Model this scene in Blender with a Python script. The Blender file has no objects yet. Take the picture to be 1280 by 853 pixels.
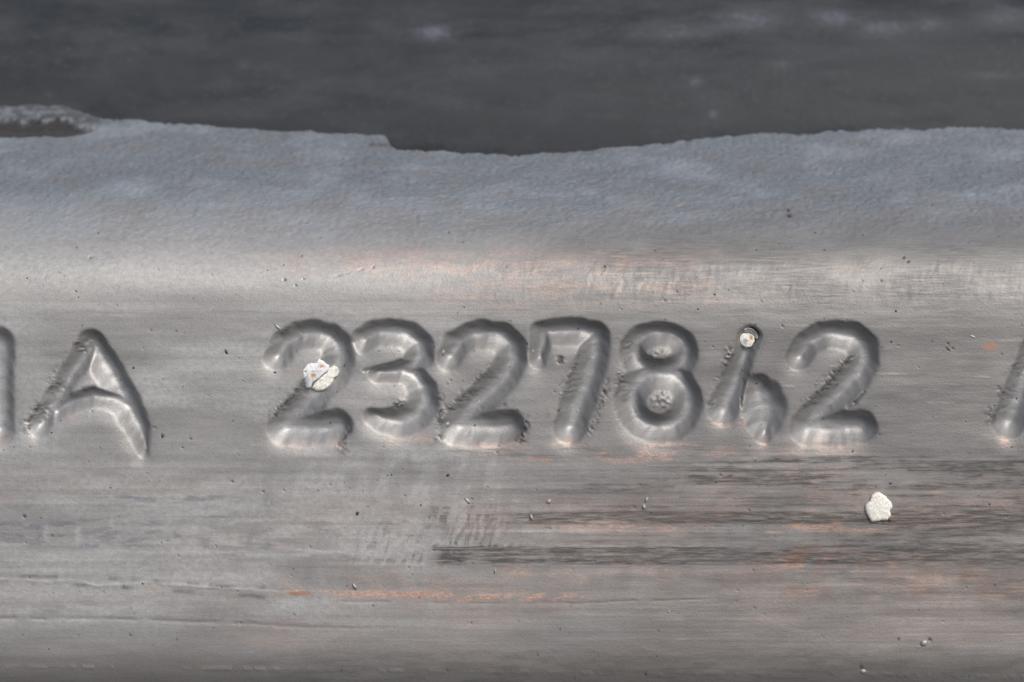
import bpy, math
import numpy as np
from mathutils import Matrix, Vector

# ------------------------------------------------------------------ frame of reference
# Surface coordinates are measured in tenths of a millimetre ("units"): one unit = 1e-4 m.
# The front face of the bar leans back by TILT; local x runs along the bar, local y up the face,
# local z straight out of the face.
U = 1e-4
TILT = math.radians(20)
DIST = 0.35
FRAME = Matrix.Rotation(math.pi / 2 - TILT, 4, 'X')
sc = bpy.context.scene
col = sc.collection

# ------------------------------------------------------------------ camera
cam = bpy.data.cameras.new('camera')
cam_o = bpy.data.objects.new('camera', cam)
col.objects.link(cam_o)
cam.sensor_width = 36
cam.lens = 36 * DIST / 0.128
cam.clip_start = 0.01
cam.clip_end = 2000
cam.dof.use_dof = True
cam.dof.focus_distance = DIST - 0.0005
cam.dof.aperture_fstop = 25
cam_o.matrix_world = FRAME @ Matrix.Translation((0, 0, DIST))
sc.camera = cam_o

# ------------------------------------------------------------------ sky and sun (bright overcast, from the upper right)
SUN_EL, SUN_AZ = math.radians(54), math.radians(140)       # azimuth clockwise from +y
world = bpy.data.worlds.new('World')
sc.world = world
world.use_nodes = True
nt = world.node_tree
sky = nt.nodes.new('ShaderNodeTexSky')
sky.sky_type = 'NISHITA'
sky.sun_disc = False
sky.sun_elevation = SUN_EL
sky.sun_rotation = SUN_AZ
sky.air_density = 1.0
sky.dust_density = 4.0
sky.ozone_density = 1.0
nt.links.new(sky.outputs[0], nt.nodes['Background'].inputs[0])
nt.nodes['Background'].inputs[1].default_value = 0.07
sun = bpy.data.lights.new('sun', 'SUN')
sun.energy = 1.5
sun.angle = math.radians(28)
sun.color = (1.0, 0.97, 0.93)
sun_o = bpy.data.objects.new('sun', sun)
col.objects.link(sun_o)
to_sun = Vector((math.sin(SUN_AZ) * math.cos(SUN_EL), math.cos(SUN_AZ) * math.cos(SUN_EL), math.sin(SUN_EL)))
sun_o.rotation_euler = to_sun.to_track_quat('Z', 'Y').to_euler()
sc.view_settings.view_transform = 'Standard'
sc.view_settings.look = 'None'
sc.view_settings.gamma = 1
sc.view_settings.use_curve_mapping = False
sc.view_settings.exposure = 0.62

# ------------------------------------------------------------------ helpers
rng = np.random.default_rng(7)

def hash2(ix, iy, seed):
    h = ix * np.uint32(374761393) + iy * np.uint32(668265263) + np.uint32((seed * 974634613) & 0xFFFFFFFF)
    h = (h ^ (h >> np.uint32(13))) * np.uint32(1274126177)
    h = (h ^ (h >> np.uint32(16))) & np.uint32(0xFFFF)
    return h.astype(np.float32) * np.float32(1 / 65535.0)

def vn(x, y, seed=0):
    """value noise 0..1"""
    x, y = np.asarray(x, np.float32), np.asarray(y, np.float32)
    ix, iy = np.floor(x), np.floor(y)
    fx, fy = x - ix, y - iy
    ix, iy = ix.astype(np.int32).astype(np.uint32), iy.astype(np.int32).astype(np.uint32)
    fx = fx * fx * (3 - 2 * fx)
    fy = fy * fy * (3 - 2 * fy)
    o = np.uint32(1)
    a, b = hash2(ix, iy, seed), hash2(ix + o, iy, seed)
    c, d = hash2(ix, iy + o, seed), hash2(ix + o, iy + o, seed)
    return (a * (1 - fx) + b * fx) * (1 - fy) + (c * (1 - fx) + d * fx) * fy

def fbm(x, y, seed=0, octaves=4):
    s, a, t = 0, 0.5, 0
    for k in range(octaves):
        s = s + a * vn(x * 2 ** k, y * 2 ** k, seed + 17 * k)
        t += a
        a *= 0.5
    return s / t

def sstep(e0, e1, x):
    t = np.clip((x - e0) / (e1 - e0), 0, 1)
    return t * t * (3 - 2 * t)

def seg_dist(X, Y, p, q):
    """distance to the segment p-q and the parameter along it"""
    dx, dy = q[0] - p[0], q[1] - p[1]
    L = dx * dx + dy * dy + 1e-9
    t = np.clip(((X - p[0]) * dx + (Y - p[1]) * dy) / L, 0, 1)
    return np.hypot(X - p[0] - t * dx, Y - p[1] - t * dy), t

def box(X, Y, x0, x1, y0, y1, fx, fy):
    """soft-edged rectangle"""
    return sstep(x0 - fx, x0 + fx, X) * (1 - sstep(x1 - fx, x1 + fx, X)) * sstep(y0 - fy, y0 + fy, Y) * (1 - sstep(y1 - fy, y1 + fy, Y))

def spot(X, Y, x, y, rx, ry):
    return np.exp(-((X - x) / rx) ** 2 - ((Y - y) / ry) ** 2)

def mesh_from(name, verts, quads, normals=None, attrs=None, material=None, parent=None):
    me = bpy.data.meshes.new(name)
    nv, nf = len(verts), len(quads)
    me.vertices.add(nv)
    me.vertices.foreach_set('co', np.ascontiguousarray(verts, np.float32).ravel())
    k = quads.shape[1]
    me.loops.add(nf * k)
    me.loops.foreach_set('vertex_index', np.ascontiguousarray(quads, np.int32).ravel())
    me.polygons.add(nf)
    me.polygons.foreach_set('loop_start', np.arange(0, nf * k, k, dtype=np.int32))
    me.update(calc_edges=True)
    me.polygons.foreach_set('use_smooth', np.ones(nf, bool))
    for an, arr in (attrs or {}).items():
        a = me.attributes.new(an, 'FLOAT_COLOR', 'POINT')
        a.data.foreach_set('color', np.ascontiguousarray(arr, np.float32).ravel())
    if normals is not None:
        me.normals_split_custom_set_from_vertices(np.ascontiguousarray(normals, np.float32))
    if material:
        me.materials.append(material)
    o = bpy.data.objects.new(name, me)
    col.objects.link(o)
    if parent:
        o.parent = parent
    return o

def thing(name, label, cat, group=None):
    o = bpy.data.objects.new(name, None)
    o.empty_display_size = 0.01
    col.objects.link(o)
    o.matrix_world = FRAME
    o['label'] = label
    o['category'] = cat
    if group:
        o['group'] = group
    return o

def X2u(x): return (x - 640.0) * U
def Y2v(y): return (426.5 - y) * U

# ------------------------------------------------------------------ materials
class NT:
    def __init__(s, name):
        s.m = bpy.data.materials.new(name)
        s.m.use_nodes = True
        s.t = s.m.node_tree
        s.b = s.t.nodes['Principled BSDF']
    def n(s, kind, **kw):
        x = s.t.nodes.new(kind)
        for k, v in kw.items():
            setattr(x, k, v)
        return x
    def l(s, a, b): s.t.links.new(a, b)
    def coords(s, sx, sy, sz=None):
        """object coordinates in surface units, divided by the given feature sizes"""
        tc = s.n('ShaderNodeTexCoord')
        mp = s.n('ShaderNodeMapping')
        s.l(tc.outputs['Object'], mp.inputs[0])
        sz = sz or sy
        mp.inputs['Scale'].default_value = (1 / U / sx, 1 / U / sy, 1 / U / sz)
        return mp.outputs[0]
    def noise(s, vec, detail=4, rough=0.55, scale=1.0, dist=0.0):
        x = s.n('ShaderNodeTexNoise')
        x.inputs['Scale'].default_value = scale
        x.inputs['Detail'].default_value = detail
        x.inputs['Roughness'].default_value = rough
        x.inputs['Distortion'].default_value = dist
        s.l(vec, x.inputs['Vector'])
        return x.outputs['Fac']
    def ramp(s, fac, a, b, lo=0.0, hi=1.0):
        x = s.n('ShaderNodeMapRange')
        x.inputs[1].default_value, x.inputs[2].default_value = a, b
        x.inputs[3].default_value, x.inputs[4].default_value = lo, hi
        s.l(fac, x.inputs[0])
        return x.outputs[0]
    def math(s, op, a, b=None, clamp=False):
        x = s.n('ShaderNodeMath', operation=op, use_clamp=clamp)
        for i, v in enumerate((a, b)):
            if v is None: continue
            if isinstance(v, (int, float)): x.inputs[i].default_value = v
            else: s.l(v, x.inputs[i])
        return x.outputs[0]
    def mix(s, fac, a, b):
        x = s.n('ShaderNodeMix', data_type='RGBA')
        for i, v in ((0, fac), (6, a), (7, b)):
            if isinstance(v, (int, float)): x.inputs[i].default_value = v
            elif isinstance(v, tuple): x.inputs[i].default_value = (*v, 1)
            else: s.l(v, x.inputs[i])
        return x.outputs[2]
    def attr(s, name):
        a = s.n('ShaderNodeAttribute', attribute_name=name)
        x = s.n('ShaderNodeSeparateColor')
        s.l(a.outputs['Color'], x.inputs[0])
        return x.outputs[0], x.outputs[1], x.outputs[2], a.outputs['Alpha']
    def bump(s, h, strength, dist):
        x = s.n('ShaderNodeBump')
        x.inputs['Strength'].default_value = strength
        x.inputs['Distance'].default_value = dist * U
        s.l(h, x.inputs['Height'])
        return x

def bar_material():
    s = NT('tarnished_metal')
    cop, dark, blue, pale = s.attr('wear_tone')
    ledge, polish, rust, speck = s.attr('wear_b')
    brush = s.noise(s.coords(55, 2.2), 3, 0.6)
    brush2 = s.noise(s.coords(400, 9), 3, 0.6)
    blot = s.noise(s.coords(150, 60), 4, 0.6)
    fine = s.noise(s.coords(3.0, 2.6), 3, 0.6)
    grain = s.noise(s.coords(7, 6), 3, 0.65)
    # plain tarnish: warm and cool grey cloud into each other, drawn out along the bar
    c = s.mix(s.ramp(blot, 0.35, 0.65), (0.247, 0.239, 0.229), (0.295, 0.287, 0.277))
    c = s.mix(s.ramp(brush2, 0.4, 0.75, 0, 0.22), c, (0.215, 0.202, 0.19))
    c = s.mix(s.ramp(brush, 0.50, 0.75, 0, 0.14), c, (0.34, 0.325, 0.31))
    c = s.mix(s.ramp(fine, 0.50, 0.75, 0, 0.45), c, (0.19, 0.18, 0.17))
    grit = s.noise(s.coords(1.9, 1.6), 2, 0.7)
    c = s.mix(s.ramp(grit, 0.30, 0.72, 0.0, 0.5), s.mix(0.22, c, (0.10, 0.095, 0.09)), s.mix(0.25, c, (0.50, 0.48, 0.46)))
    scr = s.noise(s.coords(38, 0.9), 2, 0.5)
    c = s.mix(s.ramp(scr, 0.64, 0.76, 0, 0.5), c, (0.46, 0.445, 0.43))
    c = s.mix(s.ramp(scr, 0.36, 0.24, 0, 0.5), c, (0.13, 0.122, 0.115))
    # pale smears, paler left side, and the shoulder's highlight painted in
    c = s.mix(s.math('MULTIPLY', pale, s.ramp(grain, 0.3, 0.7, 0.45, 1)), c, (0.45, 0.445, 0.43))
    # blue-grey oxide of the ledge, worn through to warm grey in patches
    lb = s.mix(s.ramp(grain, 0.38, 0.68), (0.158, 0.177, 0.195), (0.215, 0.236, 0.254))
    wornf = s.ramp(s.noise(s.coords(60, 30, 60), 4, 0.7), 0.52, 0.66, 0, 0.7)
    lb = s.mix(wornf, lb, (0.175, 0.175, 0.17))
    lb = s.mix(s.ramp(s.noise(s.coords(110, 70, 110), 4, 0.65), 0.5, 0.68, 0, 0.6), lb, (0.29, 0.315, 0.345))
    lb = s.mix(s.math('MULTIPLY', pale, 0.55), lb, (0.40, 0.422, 0.442))
    c = s.mix(ledge, c, lb)
    c = s.mix(s.math('MULTIPLY', blue, s.ramp(grain, 0.35, 0.6, 0.3, 1)), c, (0.125, 0.13, 0.158))
    # bare copper
    cf = s.math('MULTIPLY', cop, s.ramp(s.noise(s.coords(12, 3.2), 3, 0.65), 0.36, 0.62, 0.28, 1.05), True)
    c = s.mix(cf, c, s.mix(s.ramp(s.noise(s.coords(5, 2.6), 3, 0.7), 0.42, 0.6), (0.50, 0.33, 0.26), (0.76, 0.49, 0.38)))
    # black scale in the drawing marks, plus shade painted into the stamping
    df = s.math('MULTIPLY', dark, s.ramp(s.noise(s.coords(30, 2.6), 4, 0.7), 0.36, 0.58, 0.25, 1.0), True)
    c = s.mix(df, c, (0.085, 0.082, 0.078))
    c = s.mix(rust, c, (0.42, 0.17, 0.075))
    c = s.mix(speck, c, (0.05, 0.045, 0.042))
    # inside the stamping the metal is burnished and a little colder
    c = s.mix(s.math('MULTIPLY', polish, 0.5), c, (0.35, 0.355, 0.36))
    s.l(c, s.b.inputs['Base Color'])
    met = s.math('SUBTRACT', 0.42, s.math('MULTIPLY', ledge, 0.25))
    met = s.math('SUBTRACT', met, s.math('MULTIPLY', df, 0.2), True)
    met = s.math('ADD', met, s.math('MULTIPLY', cf, 0.4), True)
    met = s.math('ADD', met, s.math('MULTIPLY', polish, 0.06), True)
    s.l(met, s.b.inputs['Metallic'])
    r = s.ramp(blot, 0.3, 0.7, 0.46, 0.54)
    r = s.math('ADD', r, s.math('MULTIPLY', ledge, 0.12))
    r = s.math('SUBTRACT', r, s.math('MULTIPLY', polish, 0.03))
    s.l(r, s.b.inputs['Roughness'])
    h = s.math('ADD', s.math('MULTIPLY', brush, 0.16), s.math('MULTIPLY', fine, 0.6))
    h = s.math('ADD', h, s.math('MULTIPLY', s.math('MULTIPLY', s.noise(s.coords(6, 5, 6), 3, 0.6), ledge), 2.6))
    bp = s.bump(h, 0.45, 1.2)
    s.l(bp.outputs[0], s.b.inputs['Normal'])
    return s.m

def dark_material():
    s = NT('dark_weathered_metal')
    pal, smear, wet, _ = s.attr('wear_tone')
    blot = s.noise(s.coords(110, 40, 40), 5, 0.6)
    fine = s.noise(s.coords(9, 7, 7), 4, 0.6)
    c = s.mix(s.ramp(blot, 0.35, 0.65), (0.013, 0.018, 0.023), (0.040, 0.044, 0.049))
    c = s.mix(s.ramp(fine, 0.55, 0.75, 0, 0.5), c, (0.062, 0.066, 0.07))
    c = s.mix(s.math('MULTIPLY', pal, s.ramp(fine, 0.3, 0.6, 0.4, 1)), c, (0.14, 0.155, 0.185))
    c = s.mix(s.math('MULTIPLY', smear, 0.6), c, (0.020, 0.024, 0.028))
    s.l(c, s.b.inputs['Base Color'])
    s.b.inputs['Metallic'].default_value = 0.0
    s.b.inputs['Specular IOR Level'].default_value = 0.3
    s.l(s.ramp(blot, 0.3, 0.7, 0.5, 0.65), s.b.inputs['Roughness'])
    s.l(s.bump(s.math('ADD', blot, fine), 0.25, 1.5).outputs[0], s.b.inputs['Normal'])
    return s.m

def fleck_material(name, base, shade):
    s = NT(name)
    och, grey, _, _ = s.attr('wear_tone')
    f = s.noise(s.coords(2.2, 2.2), 4, 0.7)
    g = s.noise(s.coords(7, 7), 3, 0.6)
    c = s.mix(s.ramp(f, 0.48, 0.72, 0, 0.85), base, shade)
    c = s.mix(s.ramp(g, 0.5, 0.8, 0, 0.35), c, tuple(0.85 * v for v in base))
    c = s.mix(grey, c, (0.40, 0.42, 0.44))
    c = s.mix(och, c, (0.50, 0.26, 0.07))
    s.l(c, s.b.inputs['Base Color'])
    s.b.inputs['Roughness'].default_value = 0.8
    s.b.inputs['Specular IOR Level'].default_value = 0.25
    s.l(s.bump(f, 0.5, 1.0).outputs[0], s.b.inputs['Normal'])
    return s.m

def plain_material(name, rgb, rough, metal=0.0, feature=4):
    s = NT(name)
    f = s.noise(s.coords(feature, feature), 4, 0.6)
    s.l(s.mix(f, tuple(0.6 * v for v in rgb), tuple(min(1, 1.4 * v) for v in rgb)), s.b.inputs['Base Color'])
    s.b.inputs['Roughness'].default_value = rough
    s.b.inputs['Metallic'].default_value = metal
    return s.m

M_bar = bar_material()
M_dark = dark_material()
M_cream = fleck_material('cream_crust', (0.84, 0.82, 0.75), (0.45, 0.40, 0.34))
M_white = fleck_material('white_flake', (0.84, 0.86, 0.87), (0.60, 0.60, 0.60))
M_grit = plain_material('dark_grit', (0.07, 0.063, 0.058), 0.55, 0.2)
M_glint = plain_material('metal_grit', (0.36, 0.35, 0.34), 0.5, 0.4)
M_ground = plain_material('concrete', (0.10, 0.096, 0.09), 0.85, feature=120)

# ------------------------------------------------------------------ ground (added below the picture; carries the bars and bounces light)
GROUND_Z = -0.0600
g = mesh_from('ground', np.array([[-60, -60, GROUND_Z], [60, -60, GROUND_Z], [60, 60, GROUND_Z], [-60, 60, GROUND_Z]]), np.array([[0, 1, 2, 3]]), material=M_ground)
g['kind'] = 'structure'

# ------------------------------------------------------------------ the stamped bar: cross-section
SH_ANG = math.radians(65)          # ledge falls away from the face by this much
G_ANG, G_R = math.radians(16), 200.0   # the face first bends gently ...
SH_R = 119.0                       # ... then turns over the shoulder
y_sh = 412.0                       # flat face ends
LEDGE = 330.0
y_bt = 808.0                       # lower rounding begins
BT_R = 92.0

def bend(t):
    """height and depth above the end of the flat face at turning angle t"""
    if t <= G_ANG:
        return G_R * math.sin(t), -G_R * (1 - math.cos(t))
    return (G_R * math.sin(G_ANG) + SH_R * (math.sin(t) - math.sin(G_ANG)),
            -G_R * (1 - math.cos(G_ANG)) - SH_R * (math.cos(G_ANG) - math.cos(t)))

def section():
    """rows from the ledge's rear edge down over shoulder, face and lower rounding: (v, w, ny, nz)"""
    rows = []
    n = N_LEDGE
    a = SH_ANG
    b = bend(a)
    base = 426.5 - y_sh
    for i in range(n):
        s = LEDGE * (1 - i / n)
        rows.append((base + b[0] + s * math.cos(a), b[1] - s * math.sin(a), math.sin(a), math.cos(a)))
    for i in range(N_SH):
        t = a + (G_ANG - a) * i / N_SH
        rows.append((base + bend(t)[0], bend(t)[1], math.sin(t), math.cos(t)))
    n = 44
    for i in range(n):
        t = G_ANG * (1 - i / n)
        rows.append((base + bend(t)[0], bend(t)[1], math.sin(t), math.cos(t)))
    n = N_FACE - 44
    for i in range(n):
        y = y_sh + (y_bt - y_sh) * i / n
        rows.append((426.5 - y, 0.0, 0.0, 1.0))
    n = 60
    for i in range(n + 1):
        t = math.radians(100) * i / n
        rows.append((426.5 - y_bt - BT_R * math.sin(t), -BT_R * (1 - math.cos(t)), -math.sin(t), math.cos(t)))
    return np.array(rows)

N_LEDGE, N_SH, N_FACE = 190, 80, 354
SEC = section()
arcl = np.concatenate([[0], np.cumsum(np.hypot(np.diff(SEC[:, 0]), np.diff(SEC[:, 1])))])
# height of each row as the face shows it from the front
secY = 426.5 - SEC[:, 0] * (DIST / U) / ((DIST / U) - SEC[:, 1])
core = np.arange(-110, 1390.1, 1.3)
wing = np.cumsum(np.geomspace(1.6, 400, 42))
xs = np.concatenate([(core[0] - wing)[::-1], core, core[-1] + wing])
X, Y = np.meshgrid(xs.astype(np.float32), secY.astype(np.float32))                       # rows x columns
NX, NY = len(xs), len(secY)
AL = np.broadcast_to(arcl.astype(np.float32)[:, None], X.shape)
def blur(A, n):
    for _ in range(n):
        A = np.pad(A, 1, mode='edge')
        A = (A[:-2] + 2 * A[1:-1] + A[2:]) / 4
        A = (A[:, :-2] + 2 * A[:, 1:-1] + A[:, 2:]) / 4
    return A
# the ledge's rear rim is ragged: stretch each column of the ledge to its own length
EDGE = np.array([(-6000, 150), (-300, 140), (-40, 131), (0, 132), (20, 137), (40, 141), (62, 146), (88, 148), (112, 149), (150, 154), (250, 160), (370, 166), (440, 169.5), (458, 170.5),
                 (468, 174), (474, 183), (484, 188), (560, 191.5), (640, 193), (700, 190), (790, 184), (890, 175), (960, 169.5), (1070, 166), (1150, 163.5),
                 (1280, 161), (1500, 160), (6000, 166)])
ex = np.interp(xs, EDGE[:, 0], EDGE[:, 1]) + (fbm(xs / 22, xs * 0, 151, 4) - 0.5) * 4.5 + (fbm(xs / 5, xs * 0, 153, 3) - 0.5) * 2.4
# solve the ledge run whose rear end is seen at ex
D = DIST / U
va, wa = 426.5 - y_sh + bend(SH_ANG)[0], bend(SH_ANG)[1]
k = (426.5 - ex) / D
run = (k * (D - wa) - va) / (math.cos(SH_ANG) - k * math.sin(SH_ANG))
frac = 1 - np.arange(N_LEDGE) / N_LEDGE
rb = blur(run[None, :].repeat(3, 0), 400)[1]
S = frac[:, None] * rb[None, :] + (frac ** 14)[:, None] * (run - rb)[None, :]
Y = Y.copy()
Y[:N_LEDGE] = 426.5 - (va + S * math.cos(SH_ANG)) * D / (D - (wa - S * math.sin(SH_ANG)))
inner = box(X, Y, -100, 1380, -500, 2000, 30, 1)

H = np.zeros_like(X)
Wc = np.zeros_like(X); Wd = np.zeros_like(X); Wb = np.zeros_like(X); Wp = np.zeros_like(X)
Vl = np.zeros_like(X); Vp = np.zeros_like(X); Vr = np.zeros_like(X); Vs = np.zeros_like(X)

# ------------------------------------------------------------------ stamped characters: centre lines with half widths
def shift(g, dx, dy=0, sx=1.0):
    return [[((x - 390) * sx + 390 + dx, y + dy, w) for x, y, w in st] for st in g]

TWO = [[(344, 449, 15), (354, 431, 17), (371, 421, 18), (391, 418, 18), (410, 422, 19), (422, 435, 20), (423, 452, 20), (413, 471, 20),
        (396, 489, 20), (377, 508, 20), (362, 525, 21), (356, 535, 22)],
       [(356, 536, 23), (380, 537, 23), (403, 536, 23), (419, 534, 22)]]
def ring(cx, cy, rx, ry, w, n=28):
    return [(cx + rx * math.cos(2 * math.pi * k / n), cy + ry * math.sin(2 * math.pi * k / n), w) for k in range(n + 1)]

GLYPHS = [
    ('stamped_stroke', 'upright stamped stroke cut by the left edge of the picture', 9.5, [[(-3, 430, 21), (-3, 538, 20)]]),
    ('stamped_letter', 'stamped letter A with ragged left leg', 10.5,
     [[(112, 430, 16), (90, 463, 14), (66, 503, 14), (48, 532, 15)],
      [(113, 430, 18), (131, 458, 20), (150, 494, 20), (164, 522, 20), (173, 540, 16), (177, 566, 7)],
      [(68, 520, 10), (88, 505, 12), (113, 498, 12), (138, 504, 12), (156, 514, 12)]]),
    ('stamped_digit', 'stamped digit 2 carrying a white fleck', 10.5, TWO),
    ('stamped_digit', 'stamped digit 3', 10.5,
     [[(452, 427, 15), (467, 418, 17), (487, 416, 18), (507, 419, 19), (522, 432, 19), (523, 448, 18), (512, 462, 14), (494, 467, 13), (470, 470, 10)],
      [(500, 466, 12), (518, 475, 16), (529, 490, 19), (528, 508, 20), (516, 523, 20), (497, 530, 19), (478, 528, 15), (464, 522, 11)]]),
    ('stamped_digit', 'stamped digit 2 between the 3 and the 7', 11.5, shift(TWO, 216)),
    ('stamped_digit', 'stamped digit 7', 11.5,
     [[(678, 417, 17), (700, 416, 18), (725, 416, 18), (744, 420, 18)],
      [(676, 420, 14), (672, 440, 12), (672, 452, 9)],
      [(744, 421, 18), (741, 445, 20), (732, 475, 21), (721, 506, 21), (711, 536, 21)]]),
    ('stamped_digit', 'stamped digit 8', 11.5, [ring(823, 442, 33, 24, 16.5), ring(823, 503, 36, 34, 19)]),
    ('stamped_digit', 'poorly struck digit 4 of a slanting stroke and an oval dent', 9.5,
     [[(937, 421, 14), (929, 447, 14), (917, 478, 16), (906, 506, 19), (903, 514, 19)],
      [(948, 484, 17), (953, 498, 26), (955, 511, 30), (955, 528, 23), (954, 544, 11)]]),
    ('stamped_digit', 'stamped digit 2 at the end of the number', 10.5, shift(TWO, 655, 0, 1.04)),
    ('stamped_stroke', 'slanting stamped stroke cut by the right edge of the picture', 10.5,
     [[(1303, 415, 17), (1290, 450, 18), (1275, 490, 20), (1263, 520, 21), (1259, 530, 21)]]),
]
masks = []
for name, label, depth, strokes in GLYPHS:
    pts = np.array([p for st in strokes for p in st])
    x0, x1, y0, y1 = pts[:, 0].min() - 45, pts[:, 0].max() + 45, pts[:, 1].min() - 45, pts[:, 1].max() + 45
    ci = np.where((xs > x0) & (xs < x1))[0]
    ri = np.where((secY > y0) & (secY < y1))[0]
    sl = np.ix_(ri, ci)
    xx, yy = X[sl], Y[sl]
    # the die tore the metal a little: ragged outline
    xx = xx + (fbm(xx / 15, yy / 15, 31) - 0.5) * 5
    yy = yy + (fbm(xx / 15, yy / 15, 47) - 0.5) * 5
    T = np.full(xx.shape, 9.0)
    for st in strokes:
        for p, q in zip(st[:-1], st[1:]):
            d, t = seg_dist(xx, yy, p, q)
            T = np.minimum(T, d / (1.02 * (p[2] + (q[2] - p[2]) * t)))
    lin = np.clip((1 - T) / 0.86, 0, 1)
    prof = np.sin(0.5 * math.pi * lin) ** 1.3
    H[sl] += -depth * 1.4 * prof
    Vp[sl] = np.maximum(Vp[sl], sstep(0.05, 0.5, prof))
    masks.append((name, label, ri, ci, T))

# soften the die's edges (binomial filter)
H = 0.84 * blur(H, 3) + 0.34 * np.roll(blur(H, 60), 7, axis=0)
HG = H.copy()

# torn metal along the left flank of the slanting strokes
TEARS = [((96, 434), (34, 530), 9, 3.4), ((380, 478), (340, 518), 6, 2.2), ((336, 432), (356, 411), 4, 1.5), ((622, 452), (562, 512), 8, 2.8),
         ((724, 448), (692, 520), 8, 3.0), ((780, 428), (777, 455), 6, 2.4), ((776, 468), (771, 502), 7, 2.6), ((909, 438), (887, 508), 6, 2.4),
         ((1063, 446), (1006, 506), 8, 2.8), ((1282, 436), (1240, 518), 9, 3.0), ((547, 488), (546, 545), 5, 1.6), ((756, 478), (735, 538), 5, 1.8),
         ((432, 530), (426, 560), 6, 1.8), ((655, 525), (648, 550), 6, 1.8)]
def window(x0, x1, y0, y1):
    return (slice(*np.searchsorted(secY, (y0, y1))), slice(*np.searchsorted(xs, (x0, x1))))
GX, GY = X, Y
for p, q, w, amp in TEARS:
    p, q, w = (p[0] + 3, p[1] + 2), (q[0] + 3, q[1] + 2), w * 1.1
    wn = window(min(p[0], q[0]) - 3 * w, max(p[0], q[0]) + 3 * w, min(p[1], q[1]) - 3 * w, max(p[1], q[1]) + 3 * w)
    X, Y = GX[wn], GY[wn]
    d, t = seg_dist(X, Y, p, q)
    k = np.exp(-(d / w) ** 2) * (d < 3 * w)
    L = math.hypot(q[0] - p[0], q[1] - p[1])
    ex, ey = (q[0] - p[0]) / L, (q[1] - p[1]) / L
    along = (X - p[0]) * ex + (Y - p[1]) * ey
    acr = -(X - p[0]) * ey + (Y - p[1]) * ex
    along = along + (fbm(X / 6, Y / 6, 91) - 0.5) * 8
    gate = sstep(0.32, 0.6, fbm(X / 11, Y / 11, 75, 3))
    k = k * gate
    r = (fbm(along / 3.6, acr / 5.5, 73, 4) - 0.5) * 2.5 - 0.2
    H[wn] += k * r * amp * 0.6
    Vs[wn] += k * 0.85 * sstep(0.48, 0.64, fbm(along / 2.6, acr / 4, 77, 3))
    Wd[wn] += k * sstep(0.42, 0.62, fbm(along / 3.2, acr / 6, 79, 3)) * 1.0
for cx, cy, r, amp in ((824, 446, 12, 1.3), (827, 501, 13, 1.6), (500, 505, 9, 1.8), (352, 455, 7, 1.4), (700, 450, 6, -3.0)):
    wn = window(cx - 3 * r, cx + 3 * r, cy - 3 * r, cy + 3 * r)
    X, Y = GX[wn], GY[wn]
    k = np.exp(-(((X - cx) / r) ** 2 + ((Y - cy) / (0.75 * r)) ** 2) ** 2)
    H[wn] += k * ((fbm(X / 5, Y / 4, 131 + int(cx)) - 0.5) * 2.4 * abs(amp) + 0.25 * amp)
    Wd[wn] += k * 0.5 * sstep(0.45, 0.6, fbm(X / 4, Y / 3, 7))
X, Y = GX, GY
Wd += 0.8 * (spot(X, Y, 823, 452, 12, 6) + spot(X, Y, 827, 508, 13, 6) + spot(X, Y, 500, 508, 9, 5)) * sstep(0.3, 0.55, fbm(X / 5, Y / 4, 89))
# crevices where the strokes meet, contact shade painted dark along them
for p, q, w in (((1060, 509), (1068, 505), 4), ((1068, 505), (1080, 491), 1.6), ((598, 517), (630, 507), 2.5), ((390, 517), (404, 510), 3), ((928, 480), (926, 500), 2.2), ((935, 470), (929, 482), 2.2), ((926, 500), (926, 510), 1.3), ((104, 488), (116, 486), 3.5),
                ((455, 464), (500, 452), 2.0), ((470, 516), (495, 510), 2.2)):
    d, t = seg_dist(X, Y, p, q)
    e = np.exp(-(d / w) ** 2)
    H -= 1.4 * e
    Wd += 0.75 * e * (0.4 + 0.6 * sstep(0.3, 0.55, fbm(X / 4, Y / 4, 90)))

gr = blur(Vp, 3)
H += gr * ((fbm(X / 5, Y / 4, 81, 3) - 0.5) * 0.22 + (fbm(X / 22, Y / 14, 83, 2) - 0.5) * 1.3)
Wd += gr * 0.40 * sstep(0.52, 0.68, fbm(X / 12, Y / 6, 85, 4))
wall_shade = np.clip((np.gradient(HG, axis=0) * -1.0 - 0.35) * 1.2, 0, 1)
Wd += wall_shade * 0.35 * sstep(0.40, 0.62, fbm(X / 10, Y / 5, 87, 4))  # shade painted on the groove walls that face down

# ------------------------------------------------------------------ long marks, ripples and steps of the drawn face
face = sstep(365, 385, Y) * (1 - sstep(840, 880, Y))
H += (fbm(X / 260, Y / 70, 3) - 0.5) * 5.0 * inner
H += (fbm(X / 420, Y / 9, 5, 3) - 0.5) * 0.5 * face
low = sstep(560, 600, Y) * (1 - sstep(800, 830, Y))
H += (fbm(X / 300, Y / 4.5, 6, 3) - 0.5) * 0.5 * low * (0.4 + 0.6 * sstep(420, 760, X))
# chatter across the shoulder, stronger to the right
sh = sstep(318, 335, Y) * (1 - sstep(378, 392, Y)) * sstep(420, 640, X)
slant = X + (Y - 350) * 0.22 + (fbm(X / 60, Y / 30, 12) - 0.5) * 14
H += sh * ((vn(slant / 6.5, Y / 26, 15) - 0.5) * 0.25 + (fbm(slant / 6, Y / 12, 16, 4) - 0.5) * 0.65) * (0.3 + 0.6 * sstep(0.35, 0.65, fbm(X / 70, Y / 30, 17, 3)))
# crease where the shoulder meets the face
H += -0.22 * np.exp(-((Y - (378 - 8 * sstep(600, 1280, X))) / 2.2) ** 2) * (0.3 + 0.7 * fbm(X / 90, Y / 90, 21)) * inner
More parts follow.
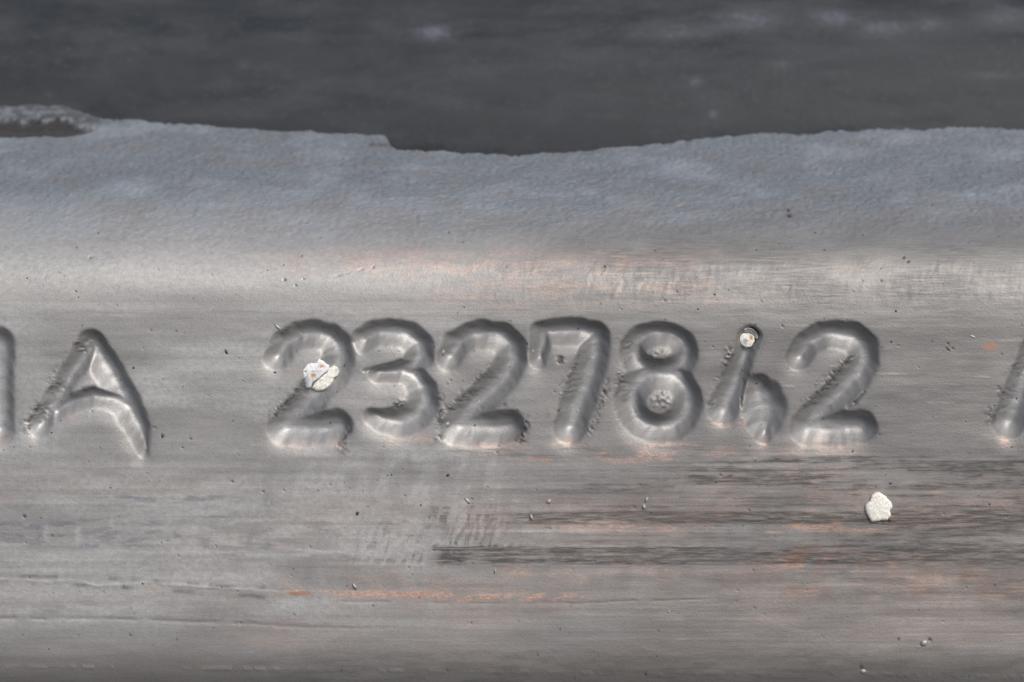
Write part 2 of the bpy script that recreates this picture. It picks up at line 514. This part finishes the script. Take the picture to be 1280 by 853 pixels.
# rough oxide on the ledge
top = 1 - sstep(270, 320, Y)
H += top * ((fbm(X / 6, AL / 8, 23, 4) - 0.5) * 2.6 + (fbm(X / 60, AL / 50, 24, 3) - 0.5) * 6.0)
worn = sstep(0.40, 0.56, fbm(X / 10, AL / 14, 26, 4))
Vl[:] = 1 - sstep(238, 308, Y + (fbm(X / 50, Y / 16, 25, 4) - 0.5) * 70)
Wp += box(X, Y, -400, 1700, 256, 370, 40, 34) * (1.0 - 0.85 * sstep(150, 1000, X))  # shoulder's bright band painted in as paleness, fading to the right

for x, y, rx, ry in ((330, 205, 60, 9), (160, 268, 30, 12), (330, 262, 70, 8), (40, 225, 30, 8), (230, 200, 20, 8), (1000, 268, 10, 7), (1060, 240, 40, 8), (540, 215, 40, 6), (800, 235, 40, 6), (100, 185, 40, 6), (200, 240, 30, 10)):
    Vl -= 0.7 * spot(X, Y, x, y, rx, ry) * worn
chn = (fbm(X / 12, Y / 5, 161, 4) - 0.5) * 9
chip = sstep(0, 4, (173 - 0.18 * np.clip(X - 20, 0, 80) + 0.4 * chn) - Y) * sstep(0, 5, Y - (146 + 0.24 * np.clip(X, 0, 90) + chn)) * (1 - sstep(44, 74, X + 2 * chn)) * inner
Vs += 0.93 * chip; H -= 5 * chip
Vs += 0.6 * sstep(0.32, 0.58, fbm(X / 9, Y / 4, 163, 4)) * (1 - sstep(60, 110, X)) * (1 - sstep(150, 162, Y))
slit = np.exp(-((Y - 181.5 - 0.05 * (X - 456)) / 2.0) ** 2) * box(X, Y, 443, 470, 170, 190, 3, 3)
Vs += 0.6 * slit; H -= 0.8 * slit

def line(pts, w, noise=3.0, seed=1):
    pa_ = np.array(pts)
    wn = window(pa_[:, 0].min() - 4 * w, pa_[:, 0].max() + 4 * w, pa_[:, 1].min() - 4 * w - noise, pa_[:, 1].max() + 4 * w + noise)
    x_, y_ = X[wn], Y[wn]
    d = np.full(x_.shape, 1e9)
    y_ = y_ + (fbm(x_ / 30, x_ * 0 + seed, seed, 3) - 0.5) * noise
    for p, q in zip(pts[:-1], pts[1:]):
        d = np.minimum(d, seg_dist(x_, y_, p, q)[0])
    out = np.zeros(X.shape, np.float32)
    # the mark swells, thins and breaks along its run
    out[wn] = np.exp(-(d / (w * (0.55 + 0.8 * fbm(x_ / 22, x_ * 0 + 3.3, seed + 2, 3)))) ** 2) * sstep(0.22, 0.55, fbm(x_ / 26, y_ / 40, seed + 4, 3))
    return out

wave = line([(-120, 722), (0, 724), (60, 728), (95, 725), (120, 732), (170, 730), (190, 728), (240, 734), (330, 740), (370, 741)], 2.0, 4, 61)
H += wave * 0.45
Wp += wave * 1.0
l2 = line([(-200, 768), (0, 773), (120, 774), (220, 776), (430, 785), (620, 788)], 2.4, 3, 63) * (1 - sstep(300, 640, X))
H -= l2 * 0.6
Wd += l2 * 0.35
l3 = line([(380, 352), (425, 344), (452, 337)], 1.5, 2, 64) * 0.9
H -= l3 * 1.6; Wd += l3 * 0.4
l4 = line([(420, 752), (560, 754), (720, 754), (900, 748)], 1.6, 2, 65)
H -= l4 * 0.4; Wd += l4 * 0.3
dash = line([(-120, 831), (430, 838), (760, 842), (1400, 846)], 1.4, 2, 66) * sstep(0.40, 0.55, vn(X / 7, Y * 0, 67))
H += dash * 0.8; Wp += dash * 0.5 * (1 - sstep(420, 640, X))
for x, y, ln in ((1120, 468, 70), (1220, 471, 38), (1175, 504, 48), (980, 483, 22), (700, 652, 140), (850, 655, 200), (1050, 700, 120), (760, 683, 260), (640, 625, 60)):
    s_ = line([(x - ln / 2, y), (x + ln / 2, y + 1)], 0.9, 0.6, int(x)) * sstep(0.3, 0.6, vn(X / 9, Y * 0 + x, 68))
    H += s_ * 0.35; Wp += s_ * 0.45

# face gets paler towards the left
Wp += (1 - sstep(120, 1000, X)) * sstep(370, 400, Y) * (1 - sstep(760, 830, Y)) * (0.30 + 0.75 * sstep(0.3, 0.7, fbm(X / 130, Y / 45, 97, 4)))
# black scale, then a broad darkening towards the right
st1 = 0.75 * fbm((X + 0.0) / 110, Y / 3.4, 101, 4) + 0.25 * fbm(X / 12, Y / 7, 102, 3)
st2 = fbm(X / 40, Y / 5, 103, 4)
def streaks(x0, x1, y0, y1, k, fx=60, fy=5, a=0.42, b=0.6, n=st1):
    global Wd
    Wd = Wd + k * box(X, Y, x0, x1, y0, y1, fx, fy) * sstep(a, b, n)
streaks(860, 1700, 566, 606, 0.75, 80, 9)
streaks(620, 1700, 590, 640, 0.60, 120, 8, 0.48, 0.62)
streaks(640, 1700, 640, 655, 1.05, 30, 3, 0.25, 0.45)
streaks(640, 1700, 655, 682, 0.45, 60, 6, 0.5, 0.62)
streaks(545, 1700, 683, 706, 1.10, 18, 4, 0.22, 0.5)
streaks(1060, 1700, 640, 705, 0.50, 60, 10, 0.40, 0.6, st2)
streaks(1000, 1700, 705, 745, 0.40, 60, 14, 0.46, 0.64, st2)
streaks(300, 1700, 810, 860, 0.35, 200, 14, 0.45, 0.65, st2)
streaks(560, 900, 560, 572, 0.55, 30, 4, 0.4, 0.6, st2)
streaks(760, 1700, 296, 830, 0.30, 260, 30, 0.25, 0.65, fbm(X / 90, Y / 45, 105, 4))  # whole face darker towards the right
streaks(620, 1700, 296, 385, 0.35, 160, 20, 0.25, 0.65, fbm(X / 60, Y / 30, 106, 4))  # shoulder darker towards the right
# smeared cross-hatching where the scale breaks up
hx = X + (Y - 660) * 0.30 + (fbm(X / 20, Y / 12, 109, 3) - 0.5) * 7
hat = sstep(0.46, 0.62, 0.72 * fbm(hx / 3.6, Y / 18, 111, 4) + 0.28 * fbm(X / 60, Y / 6, 112, 3))
Wd += 0.7 * hat * sstep(0.30, 0.60, fbm(X / 34, Y / 9, 119, 3)) * (box(X, Y, 480, 640, 632, 652, 30, 7) + 0.7 * box(X, Y, 470, 640, 650, 676, 40, 8) + box(X, Y, 455, 640, 676, 704, 25, 5))
Wp += 0.28 * (1 - hat) * box(X, Y, 420, 680, 634, 706, 70, 12) * sstep(0.35, 0.6, fbm(hx / 12, Y / 20, 114, 3))
Wp += 0.6 * sstep(0.4, 0.6, st2) * box(X, Y, 210, 480, 628, 700, 60, 8)
Wp += 0.35 * sstep(0.35, 0.65, fbm(X / 160, Y / 60, 113)) * box(X, Y, -300, 560, 560, 800, 160, 40)
Wp += 0.45 * sstep(0.42, 0.66, fbm((X + 0.2 * Y) / 24, Y / 60, 115)) * box(X, Y, 320, 680, 560, 640, 60, 14)
vs_ = fbm((X + 0.15 * Y + 40 * fbm(X / 90, Y / 40, 118, 3)) / 17, Y / 38, 116, 4)
Wp += 0.13 * sstep(0.5, 0.7, vs_) * box(X, Y, 100, 1400, 590, 790, 200, 40)
Wd += 0.10 * sstep(0.52, 0.72, 1 - vs_) * box(X, Y, 100, 1400, 590, 790, 200, 40)
# dark drawing bands by the digits
streaks(-300, 1700, 385, 398, 0.25, 80, 6, 0.4, 0.65)
# blue-grey marks to the left
bn = sstep(0.47, 0.60, fbm(X / 22, Y / 5, 121, 4))
Wb += 0.55 * bn * (box(X, Y, -300, 205, 650, 684, 14, 5) + box(X, Y, 130, 300, 619, 629, 30, 3) + 0.6 * box(X, Y, 0, 170, 752, 768, 50, 8))
for x, y, rx, ry in ((222, 670, 8, 13), (256, 678, 7, 10), (308, 676, 9, 7), (332, 681, 8, 8), (336, 628, 7, 6), (270, 646, 30, 2), (50, 669, 5, 8), (110, 682, 25, 3), (170, 683, 25, 3)):
    Wb += 0.6 * spot(X, Y, x, y, rx, ry) * sstep(0.3, 0.5, fbm(X / 6, Y / 5, 123))
for dy in (-5, 5):
    Wb += 0.85 * line([(-120, 722 + dy), (0, 724 + dy), (95, 727 + dy), (190, 731 + dy), (240, 735 + dy), (330, 741 + dy)], 2.6, 4, 61 + dy) * sstep(0.38, 0.52, vn(X / 16, Y * 0 + dy, 125))
Wp += 0.7 * (spot(X, Y, 57, 664, 5, 12) + spot(X, Y, 98, 668, 4, 10) + spot(X, Y, 140, 655, 2, 8))

# copper
cn = fbm(X / 26, Y / 7, 141, 4)
cs = fbm((X + (Y - 740) * 0.9) / 8, Y / 5, 143, 4)
def copper(x0, x1, y0, y1, k, fx=40, fy=5, a=0.4, b=0.62, n=cn):
    global Wc
    Wc = Wc + k * box(X, Y, x0, x1, y0, y1, fx, fy) * sstep(a, b, n)
copper(425, 560, 740, 747, 2.2, 14, 2.0, 0.20, 0.42, cs)
copper(425, 560, 732, 742, 0.35, 20, 3, 0.45, 0.6, cs)
copper(540, 720, 742, 751, 1.0, 40, 3, 0.32, 0.58, cs)
copper(370, 430, 736, 742, 0.7, 20, 2, 0.35, 0.55, cs)
copper(360, 860, 312, 344, 0.34, 90, 10, 0.28, 0.66)
copper(800, 1150, 318, 345, 0.10, 120, 8, 0.42, 0.66)
copper(540, 920, 345, 384, 0.26, 90, 10, 0.40, 0.66)
copper(630, 890, 556, 580, 0.6, 40, 6, 0.44, 0.64)
copper(880, 1060, 560, 600, 0.30, 80, 8, 0.46, 0.64)
copper(640, 940, 652, 664, 0.45, 80, 3, 0.45, 0.62)
copper(940, 1100, 650, 666, 0.75, 40, 4, 0.44, 0.58)
copper(960, 1170, 686, 712, 0.5, 40, 5, 0.40, 0.60)
copper(620, 960, 696, 728, 0.22, 80, 9, 0.46, 0.62)
copper(980, 1034, 690, 748, 0.25, 12, 12, 0.38, 0.58)
copper(420, 660, 700, 735, 0.28, 70, 10, 0.45, 0.65)
copper(860, 1400, 600, 660, 0.25, 80, 20, 0.48, 0.62)
copper(1060, 1400, 715, 750, 0.28, 60, 12, 0.48, 0.62)
for x, y, rx, ry, k in ((192, 737, 7, 5, .6), (365, 733, 14, 9, .35), (360, 742, 16, 2, .7), (5, 549, 6, 5, 1.0), (182, 546, 6, 8, .8), (372, 558, 18, 4, .5),
                        (420, 556, 6, 8, .7), (495, 552, 16, 5, .7), (525, 547, 8, 7, .9), (535, 552, 5, 4, .8), (600, 558, 30, 4, .6), (645, 548, 8, 10, .7),
                        (712, 556, 14, 5, .6), (822, 558, 26, 4, .8), (905, 533, 16, 4, .5), (926, 532, 6, 5, .6), (955, 556, 7, 6, .5), (1020, 552, 20, 5, .55),
                        (1050, 560, 24, 6, .45), (1252, 552, 6, 6, .9), (1262, 556, 5, 3, .8), (88, 523, 8, 4, .7), (70, 547, 4, 3, .5), (364, 465, 10, 5, .5),
                        (572, 468, 7, 3, .6), (430, 490, 10, 12, .3), (640, 712, 20, 4, .8), (690, 425, 5, 4, .3)):
    Wc += 0.7 * k * spot(X, Y, x, y, rx, ry) * (0.45 + 0.75 * sstep(0.35, 0.6, fbm(X / 5, Y / 4, 145)))
Vr += np.clip(1.2 * spot(X, Y, 1238, 433, 6, 4), 0, 0.6) + np.clip(1.3 * spot(X, Y, 376, 742, 12, 2.2), 0, 0.6)
Vr += 0.15 * box(X, Y, 984, 1033, 684, 748, 9, 14) * sstep(0.35, 0.6, fbm(X / 14, Y / 20, 149, 4))
Vr += 0.08 * box(X, Y, 1060, 1260, 700, 745, 40, 10) * sstep(0.42, 0.65, fbm(X / 22, Y / 24, 152, 4))
Vr += 0.055 * box(X, Y, 250, 1700, 600, 830, 160, 30) * sstep(0.3, 0.7, fbm(X / 120, Y / 40, 154, 4))
# faint brown cast low on the bar
copper(-300, 1700, 590, 830, 0.12, 200, 40, 0.4, 0.7, fbm(X / 200, Y / 50, 147))

# pits and nicks
def pit(x, y, r, depth, dark):
    ci = slice(*np.searchsorted(xs, (x - 4 * r, x + 4 * r)))
    ri = slice(*np.searchsorted(secY, (y - 4 * r, y + 4 * r)))
    k = spot(X[ri, ci], Y[ri, ci], x, y, r, r * 0.9)
    H[ri, ci] -= depth * k
    Vs[ri, ci] = np.maximum(Vs[ri, ci], np.clip(dark * k * 1.5, 0, 0.95))
for _ in range(260):
    x, y = rng.uniform(-90, 1370), rng.uniform(255, 850)
    r = rng.choice([0.8, 1.1, 1.5], p=[.66, .28, .06])
    pit(x, y, r, rng.uniform(0.3, 1.2), rng.uniform(0.35, 0.9))
for x, y, r in ((203, 545, 2.4), (238, 549, 1.8), (228, 560, 1.6), (283, 442, 1.8), (355, 350, 2.2), (369, 357, 1.6), (379, 349, 1.4), (997, 270, 4.5), (700, 452, 5),
                (1162, 800, 3), (1077, 835, 3), (30, 646, 3), (997, 264, 2.5), (1133, 322, 2.5), (1138, 327, 2.5), (1185, 430, 2), (1191, 436, 2)):
    pit(x, y, r * 0.7, 1.2, 0.7)

H *= U
P = np.zeros((NY, NX, 3)); Nn = np.zeros((NY, NX, 3))
P[..., 0] = X2u(X)
P[..., 1] = SEC[:, 0][:, None] * U
P[..., 2] = SEC[:, 1][:, None] * U
P[:N_LEDGE, :, 1] = (va + S * math.cos(SH_ANG)) * U
P[:N_LEDGE, :, 2] = (wa - S * math.sin(SH_ANG)) * U
n0 = np.zeros((NY, NX, 3)); n0[..., 1] = SEC[:, 2][:, None]; n0[..., 2] = SEC[:, 3][:, None]
P += n0 * H[..., None]
P[..., 0] -= 0.25 * U * HG
P[..., 1] -= 0.38 * U * HG
du = np.gradient(P, axis=1); dv = np.gradient(P, axis=0)
Nn = np.cross(dv, du)
Nn /= np.linalg.norm(Nn, axis=2, keepdims=True) + 1e-20
if (Nn * n0).sum() < 0: Nn = -Nn

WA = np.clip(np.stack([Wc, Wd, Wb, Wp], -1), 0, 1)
WB = np.clip(np.stack([Vl, Vp, Vr, Vs], -1), 0, 1)
# which part each quad belongs to
pid = np.zeros((NY - 1, NX - 1), int)
pid[:N_LEDGE] = 1
pid[N_LEDGE:N_LEDGE + N_SH] = 2
pid[N_LEDGE + N_SH + N_FACE:] = 3
for gi, (name, label, ri, ci, T) in enumerate(masks):
    q = (T[:-1, :-1] < 1.05)
    sub = pid[ri[0]:ri[-1], ci[0]:ci[-1]]
    sub[q] = 10 + gi

bar = thing('metal_bar', 'grey tarnished metal bar stamped A 2327842, copper showing through scratches', 'metal bar')
idx = np.arange(NY * NX).reshape(NY, NX)
Q = np.stack([idx[:-1, :-1], idx[1:, :-1], idx[1:, 1:], idx[:-1, 1:]], -1)
def part(k, name, label=None):
    q = Q[pid == k]
    u, inv = np.unique(q.ravel(), return_inverse=True)
    o = mesh_from(name, P.reshape(-1, 3)[u], inv.reshape(-1, 4), Nn.reshape(-1, 3)[u],
                  {'wear_tone': WA.reshape(-1, 4)[u], 'wear_b': WB.reshape(-1, 4)[u]}, M_bar, bar)
    if label: o['label'] = label
    return o
part(0, 'front_face')
part(1, 'top_ledge', 'blue-grey rough oxidised ledge with ragged rear rim')
part(2, 'rounded_shoulder', 'pale rounded shoulder with a copper tinge')
part(3, 'lower_rounding', 'darker lower rounding of the bar')
for gi, (name, label, *_r) in enumerate(masks):
    part(10 + gi, name, label)

# the rest of the body: lip behind the ledge, back, underside and ends
rear = P[0].copy()
und = P[-1].copy()
lip = rear + np.array([0, -math.cos(SH_ANG) * 0 - 0.0012, -0.0002])
b1 = lip.copy(); b1[:, 1] = und[:, 1]
rows = np.stack([rear, lip, b1, und])
ii = np.arange(4 * NX).reshape(4, NX)
bq = np.stack([ii[:-1, :-1], ii[:-1, 1:], ii[1:, 1:], ii[1:, :-1]], -1).reshape(-1, 4)
mesh_from('back', rows.reshape(-1, 3), bq, material=M_bar, parent=bar)
for e, nm in ((0, 'end_face'), (NX - 1, 'end_face')):
    loop = np.concatenate([P[::6, e], P[-1:, e], rows[2:0:-1, e]])
    c = loop.mean(0)
    vs = np.concatenate([loop, c[None]])
    n = len(loop)
    tq = np.array([[i, (i + 1) % n, n] for i in range(n)])
    mesh_from(nm, vs, tq, material=M_bar, parent=bar)

# loose flakes curling up from the ledge's rear rim
def flake(name, outline, y_off, lift, parent, thick=3.0, seed=0):
    """thin curled scrap lying along the ledge plane; outline in face units"""
    r = np.random.default_rng(seed)
    pts = []
    for x, y in outline:
        kk = (426.5 - y) / D
        rr = (kk * (D - wa) - va) / (math.cos(SH_ANG) - kk * math.sin(SH_ANG))
        pts.append(((x - 640) * (D - wa + rr * math.sin(SH_ANG)) / D, va + rr * math.cos(SH_ANG), wa - rr * math.sin(SH_ANG)))
    pts = np.array(pts) * U
    nrm = np.array([0, math.sin(SH_ANG), math.cos(SH_ANG)])
    up = pts + nrm * (lift + r.uniform(0, 1.2, (len(pts), 1))) * U
    lo = up - nrm * thick * U
    n = len(pts)
    vs = np.concatenate([up, lo, up.mean(0)[None] + nrm * 2 * U, lo.mean(0)[None]])
    f = [[i, (i + 1) % n, 2 * n] for i in range(n)] + [[n + (i + 1) % n, n + i, 2 * n + 1] for i in range(n)]
    for i in range(n):
        j = (i + 1) % n
        f += [[i, n + i, n + j], [i, n + j, j]]
    nv = len(vs)
    a = np.tile([0, 0, 0, 0.3], (nv, 1)); b = np.tile([1.0, 0, 0, 0.25], (nv, 1))
    o = mesh_from(name, vs, np.array(f), None, {'wear_tone': a, 'wear_b': b}, M_bar, parent)
    o.data.polygons.foreach_set('use_smooth', np.zeros(len(f), bool))
    return o
flake('rim_flake', [(452, 169.5), (462, 170.2), (470, 175), (473, 178), (472, 183), (469, 181), (466, 178), (454, 176)], 0, 0.2, bar, 1.0, seed=5)

# ------------------------------------------------------------------ dark weathered plate rising behind the ledge
plate = thing('dark_plate', 'dark grey weathered metal plate rising behind the blue-grey ledge, out of focus', 'metal plate')
pxs = np.concatenate([np.linspace(-6000, -160, 30), np.linspace(-150, 1430, 500), np.linspace(1440, 6000, 30)])
psr = np.linspace(0, 900, 260)
start_v, start_w = va + 110 * math.cos(SH_ANG) + 0, wa - 300 * math.sin(SH_ANG)
A0, A1 = math.radians(2), math.radians(48)
ang = A0 + (A1 - A0) * np.clip(psr / 500, 0, 1)
pv = np.concatenate([[0], np.cumsum(np.cos(ang[:-1]) * np.diff(psr))])
pw = -np.concatenate([[0], np.cumsum(np.sin(ang[:-1]) * np.diff(psr))])
# sits just behind the deepest point of the ledge's rim
rv, rw = (P[0, :, 1] / U), (P[0, :, 2] / U)
j = np.argmin(rw)
v0, w0 = rv.min() - 60, rw.min() - 4 + 0
PX, PS = np.meshgrid(pxs, psr)
bow = (fbm(PX / 400, PS / 60, 201, 3) - 0.5) * 8 + (fbm(PX / 40, PS / 14, 203, 3) - 0.5) * 1.4
PP = np.zeros(PX.shape + (3,))
PP[..., 0] = (PX - 640) * U
PP[..., 1] = (v0 + pv[:, None] + bow * np.sin(ang)[:, None]) * U
PP[..., 2] = (w0 + pw[:, None] + np.minimum(bow, 0) * np.cos(ang)[:, None]) * U
seenY = 426.5 - (PP[..., 1] / U) * D / (D - PP[..., 2] / U)
seenX = 640 + (PX - 640) * D / (D - PP[..., 2] / U)
pa = np.zeros(PX.shape + (4,))
pn = sstep(0.35, 0.6, fbm(PX / 18, PS / 8, 205))
for x, y, rx, ry, kk in ((543, 41, 22, 10, .9), (840, 40, 60, 9, .5), (930, 24, 40, 12, .7), (1045, 22, 30, 10, .8), (1105, 36, 28, 10, .8), (1160, 30, 20, 8, .5), (1255, 20, 30, 12, .5),
                         (305, 80, 8, 5, .5), (870, 102, 8, 5, .6), (892, 143, 5, 4, .9), (975, 82, 20, 5, .4), (690, 150, 18, 4, .3), (62, 118, 4, 4, .6), (1230, 95, 40, 5, .3)):
    pa[..., 0] += kk * spot(seenX, seenY, x, y, rx, ry) * 0.75 * (0.7 + 0.3 * pn)  # pale spots, with the blurred highlights along the top painted in
pa[..., 1] = sstep(0.5, 0.66, fbm(PX / 150, PS / 30, 207)) * 0.8 
pa = np.clip(pa, 0, 1)
ii = np.arange(PX.size).reshape(PX.shape)
pq = np.stack([ii[:-1, :-1], ii[:-1, 1:], ii[1:, 1:], ii[1:, :-1]], -1).reshape(-1, 4)
mesh_from('front_surface', PP.reshape(-1, 3), pq, None, {'wear_tone': pa.reshape(-1, 4)}, M_dark, plate)
# body behind the surface
back = PP[[0, -1]].copy(); back[0, :, 2] = PP[-1, :, 2].min() - 0.004; back[1, :, 2] = back[0, :, 2]
deep = PP[0].copy(); deep[:, 1] = -0.052
backl = back[0].copy(); backl[:, 1] = -0.052
rows = np.stack([PP[0], deep, backl, back[1], PP[-1]])
n = len(pxs)
ii = np.arange(5 * n).reshape(5, n)
mesh_from('rear_body', rows.reshape(-1, 3), np.stack([ii[:-1, :-1], ii[:-1, 1:], ii[1:, 1:], ii[1:, :-1]], -1).reshape(-1, 4), None, None, M_dark, plate)

# ------------------------------------------------------------------ flecks stuck to the face
def face_z(x, y):
    i = np.searchsorted(secY, y); j = np.searchsorted(xs, x)
    return P[min(i, NY - 1), min(j, NX - 1), 2] / U

def crust(name, cx, cy, outline, thick, material, parent, seed, marks=(), dome=0.4, rough=1.6):
    """lumpy scab: rings from the rim to the middle, with thickness"""
    outline = np.array(outline, float)
    # densify the outline
    o2 = []
    for p, q in zip(outline, np.roll(outline, -1, 0)):
        m = max(1, int(np.hypot(*(q - p)) / 1.2))
        o2 += [p + (q - p) * t / m for t in range(m)]
    o2 = np.array(o2)
    o2 = o2 + (np.stack([fbm(o2[:, 0] / 3, o2[:, 1] / 3, seed), fbm(o2[:, 0] / 3, o2[:, 1] / 3, seed + 5)], 1) - 0.5) * 1.6
    c = o2.mean(0)
    rings = [(1.0, 0.0), (1.0, 0.55), (0.95, 0.85), (0.86, 1.0)] + [(f, 1.0) for f in (0.75, 0.63, 0.5, 0.38, 0.26, 0.14)]
    vs, at = [], []
    base = np.mean([face_z(*p) for p in o2[::4]] + [face_z(*c)])
    for f, h in rings:
        p = c + (o2 - c) * f
        z = np.array([face_z(*t) for t in p]) * 0.55 + base * 0.45
        if h == 0: z = np.array([face_z(*t) for t in p]) - 1.0
        z = z + thick * h + (dome * thick * (1 - f * f) if h else 0) + ((fbm(p[:, 0] / 3.2, p[:, 1] / 3.2, seed + 9) - 0.5) * 1.1 * rough if h else 0)
        vs.append(np.stack([X2u(p[:, 0]), Y2v(p[:, 1]), z * U], 1))
        a = np.zeros((len(p), 4))
        for x, y, rx, ry, ch in marks:
            a[:, ch] += 1.2 * spot(p[:, 0], p[:, 1], x, y, rx, ry)
        at.append(np.clip(a, 0, 1))
    n = len(o2)
    vs.append(np.array([[X2u(c[0]), Y2v(c[1]), (base + thick * (1 + dome)) * U]])); at.append(np.zeros((1, 4)))
    V = np.concatenate(vs)
    f = []
    for r in range(len(rings) - 1):
        for i in range(n):
            j = (i + 1) % n
            a, b, cc, d = r * n + i, r * n + j, (r + 1) * n + j, (r + 1) * n + i
            f += [[a, cc, b], [a, d, cc]]
    r = len(rings) - 1
    f += [[r * n + i, len(V) - 1, r * n + (i + 1) % n] for i in range(n)]
    f = np.array(f)[:, ::1]
    o = mesh_from(name, V, f, None, {'wear_tone': np.concatenate(at)}, material, parent)
    import bmesh
    bm = bmesh.new(); bm.from_mesh(o.data); bmesh.ops.recalc_face_normals(bm, faces=bm.faces); bm.to_mesh(o.data); bm.free()
    return o

fk = thing('paint_fleck', 'ragged two-part white fleck with ochre stains on the first digit 2', 'fleck', 'white flecks on the bar')
crust('flake', 396, 466, [(377, 463), (381, 459), (384, 455), (390, 453), (396, 453), (399, 448), (403, 450), (407, 455), (411, 457), (411, 462), (404, 468), (397, 474), (390, 478), (388, 485), (382, 486), (380, 478), (379, 471)],
      3.0, M_white, fk, 301, [(402, 458, 3.6, 1.6, 0), (391, 469, 2.6, 3.2, 0), (382, 478, 4, 8, 1)], 0.15, 1.2)
crust('crust', 404, 476, [(389, 486), (392, 480), (399, 473), (406, 467), (411, 461), (416, 457), (421, 459), (423, 465), (421, 470), (416, 473), (415, 478), (409, 485), (402, 489), (395, 489)],
      4.2, M_cream, fk, 317, [(420, 463, 2, 2, 1)], 0.3, 1.6)
fk = thing('paint_fleck', 'small round cream fleck with orange dot at top of the digit 4', 'fleck', 'white flecks on the bar')
crust('crust', 935, 425, [(924.5, 424), (926, 419), (930, 416.5), (935, 416), (940, 417), (943.5, 421), (944, 426), (942, 431), (938.5, 434.5), (933, 435), (928, 432), (925, 428)],
      4.0, M_cream, fk, 331, [(939.5, 422, 2.0, 3.0, 0), (932, 427, 3, 4, 1)], 0.35, 1.2)
crust('rim', 940, 416, [(928, 416), (930, 411), (936, 409.5), (942, 411.5), (946, 416), (948, 421), (947, 425), (944.5, 422), (941, 417.5), (936, 415.2)],
      2.4, M_glint, fk, 337, (), 0.1, 0.4)
fk = thing('paint_fleck', 'lumpy off-white fleck on bare metal below the last digit 2', 'fleck', 'white flecks on the bar')
crust('crust', 1098, 634, [(1081, 637), (1082, 630), (1087, 627), (1089, 620), (1094, 616), (1100, 615.5), (1105, 619), (1109, 623), (1114, 628), (1115, 634), (1112, 639), (1113, 645), (1109, 650), (1101, 650.5), (1096, 652), (1089, 652), (1085, 646)],
      4.5, M_cream, fk, 347, (), 0.35, 1.4)
crust('crumb', 1113, 649, [(1109.5, 650), (1111, 646.5), (1115, 646.5), (1116.5, 649), (1114, 651.5)], 2.5, plain_material('brown_crumb', (0.20, 0.10, 0.07), 0.8), fk, 353, (), 0.3, 0.6)

# ------------------------------------------------------------------ grit lying on the face
def grains(name, spots, material, label):
    V, F = [], []
    r = np.random.default_rng(11)
    for x, y, a, b, rot in spots:
        z0 = face_z(x, y)
        nb = len(V) and sum(len(v) for v in V)
        rings = []
        for f, h in ((1.0, -0.3), (0.95, 0.35), (0.6, 0.75)):
            th = np.arange(8) / 8 * 2 * math.pi
            rr = f * (1 + r.uniform(-0.25, 0.25, 8))
            lx, ly = a * rr * np.cos(th), b * rr * np.sin(th)
            gx, gy = lx * math.cos(rot) - ly * math.sin(rot), lx * math.sin(rot) + ly * math.cos(rot)
            rings.append(np.stack([X2u(x + gx), Y2v(y) - gy * U * -1, np.full(8, (z0 + b * h * 0.7) * U)], 1))
        rings.append(np.array([[X2u(x), Y2v(y), (z0 + b * 0.6) * U]]))
        V.append(np.concatenate(rings))
        for k in range(2):
            for i in range(8):
                j = (i + 1) % 8
                p, q, s, t = nb + k * 8 + i, nb + k * 8 + j, nb + (k + 1) * 8 + j, nb + (k + 1) * 8 + i
                F += [[p, q, s], [p, s, t]]
        F += [[nb + 16 + i, nb + 16 + (i + 1) % 8, nb + 24] for i in range(8)]
    o = mesh_from(name, np.concatenate(V), np.array(F), None, None, material)
    o.matrix_world = FRAME
    o['kind'] = 'stuff'
    o['label'] = label
    o['category'] = 'grit'
    return o
r_ = np.random.default_rng(23)
dk = [(r_.uniform(-60, 1340), r_.uniform(300, 845), *(lambda s: (s * r_.uniform(1, 1.8), s))(r_.choice([0.5, 0.8, 1.2], p=[.66, .28, .06])), r_.uniform(0, 3.1)) for _ in range(170)]
for name, label, depth, strokes in GLYPHS:
    for _ in range(9):
        st = strokes[r_.integers(len(strokes))]; pnt = st[r_.integers(len(st))]; aa = r_.uniform(0, 6.28); rr = pnt[2] * r_.uniform(0.9, 1.5)
        dk.append((pnt[0] + rr * math.cos(aa), pnt[1] + rr * math.sin(aa), r_.uniform(0.6, 2.2), r_.uniform(0.4, 1.0), r_.uniform(0, 3)))
dk += [(447, 642, 3, 2, 1.0), (560, 594, 2.5, 2, .6), (167, 460, 1.8, 1.5, .2), (203, 546, 1.8, 2.6, 0), (997, 270, 3, 4, .5), (1114, 427, 1.6, 1.5, 0), (1120, 389, 1.6, 1.5, 0), (1185, 436, 4, 1.2, 2.4), (283, 440, 1.6, 3, .4)]
grains('dark_grit', dk, M_grit, 'tiny dark specks scattered over the grey metal face')
gl = [(584, 626, 5, 2.2, -0.8), (686, 627, 3.6, 3.0, .3), (805, 634, 2.6, 3.6, .2), (808, 625, 2.0, 3.4, -.3), (347, 409, 5, 2.2, -.7), (443, 733, 2.4, 4.5, .5), (1155, 804, 5, 4, .4), (1080, 840, 4, 3.2, -.3),
      (664, 579 - 140, 4, 4, 0), (553, 440, 3.5, 4.5, .2), (558, 531, 4, 3.5, .2), (1216, 421, 4, 1.6, -.4), (619, 714, 1.2, 4, -.3), (836, 765, 1.5, 1.5, 0), (664, 627 + 20, 2, 4, .3)]
grains('metal_grit', gl, M_glint, 'small bright metal burrs and crumbs stuck to the bar')
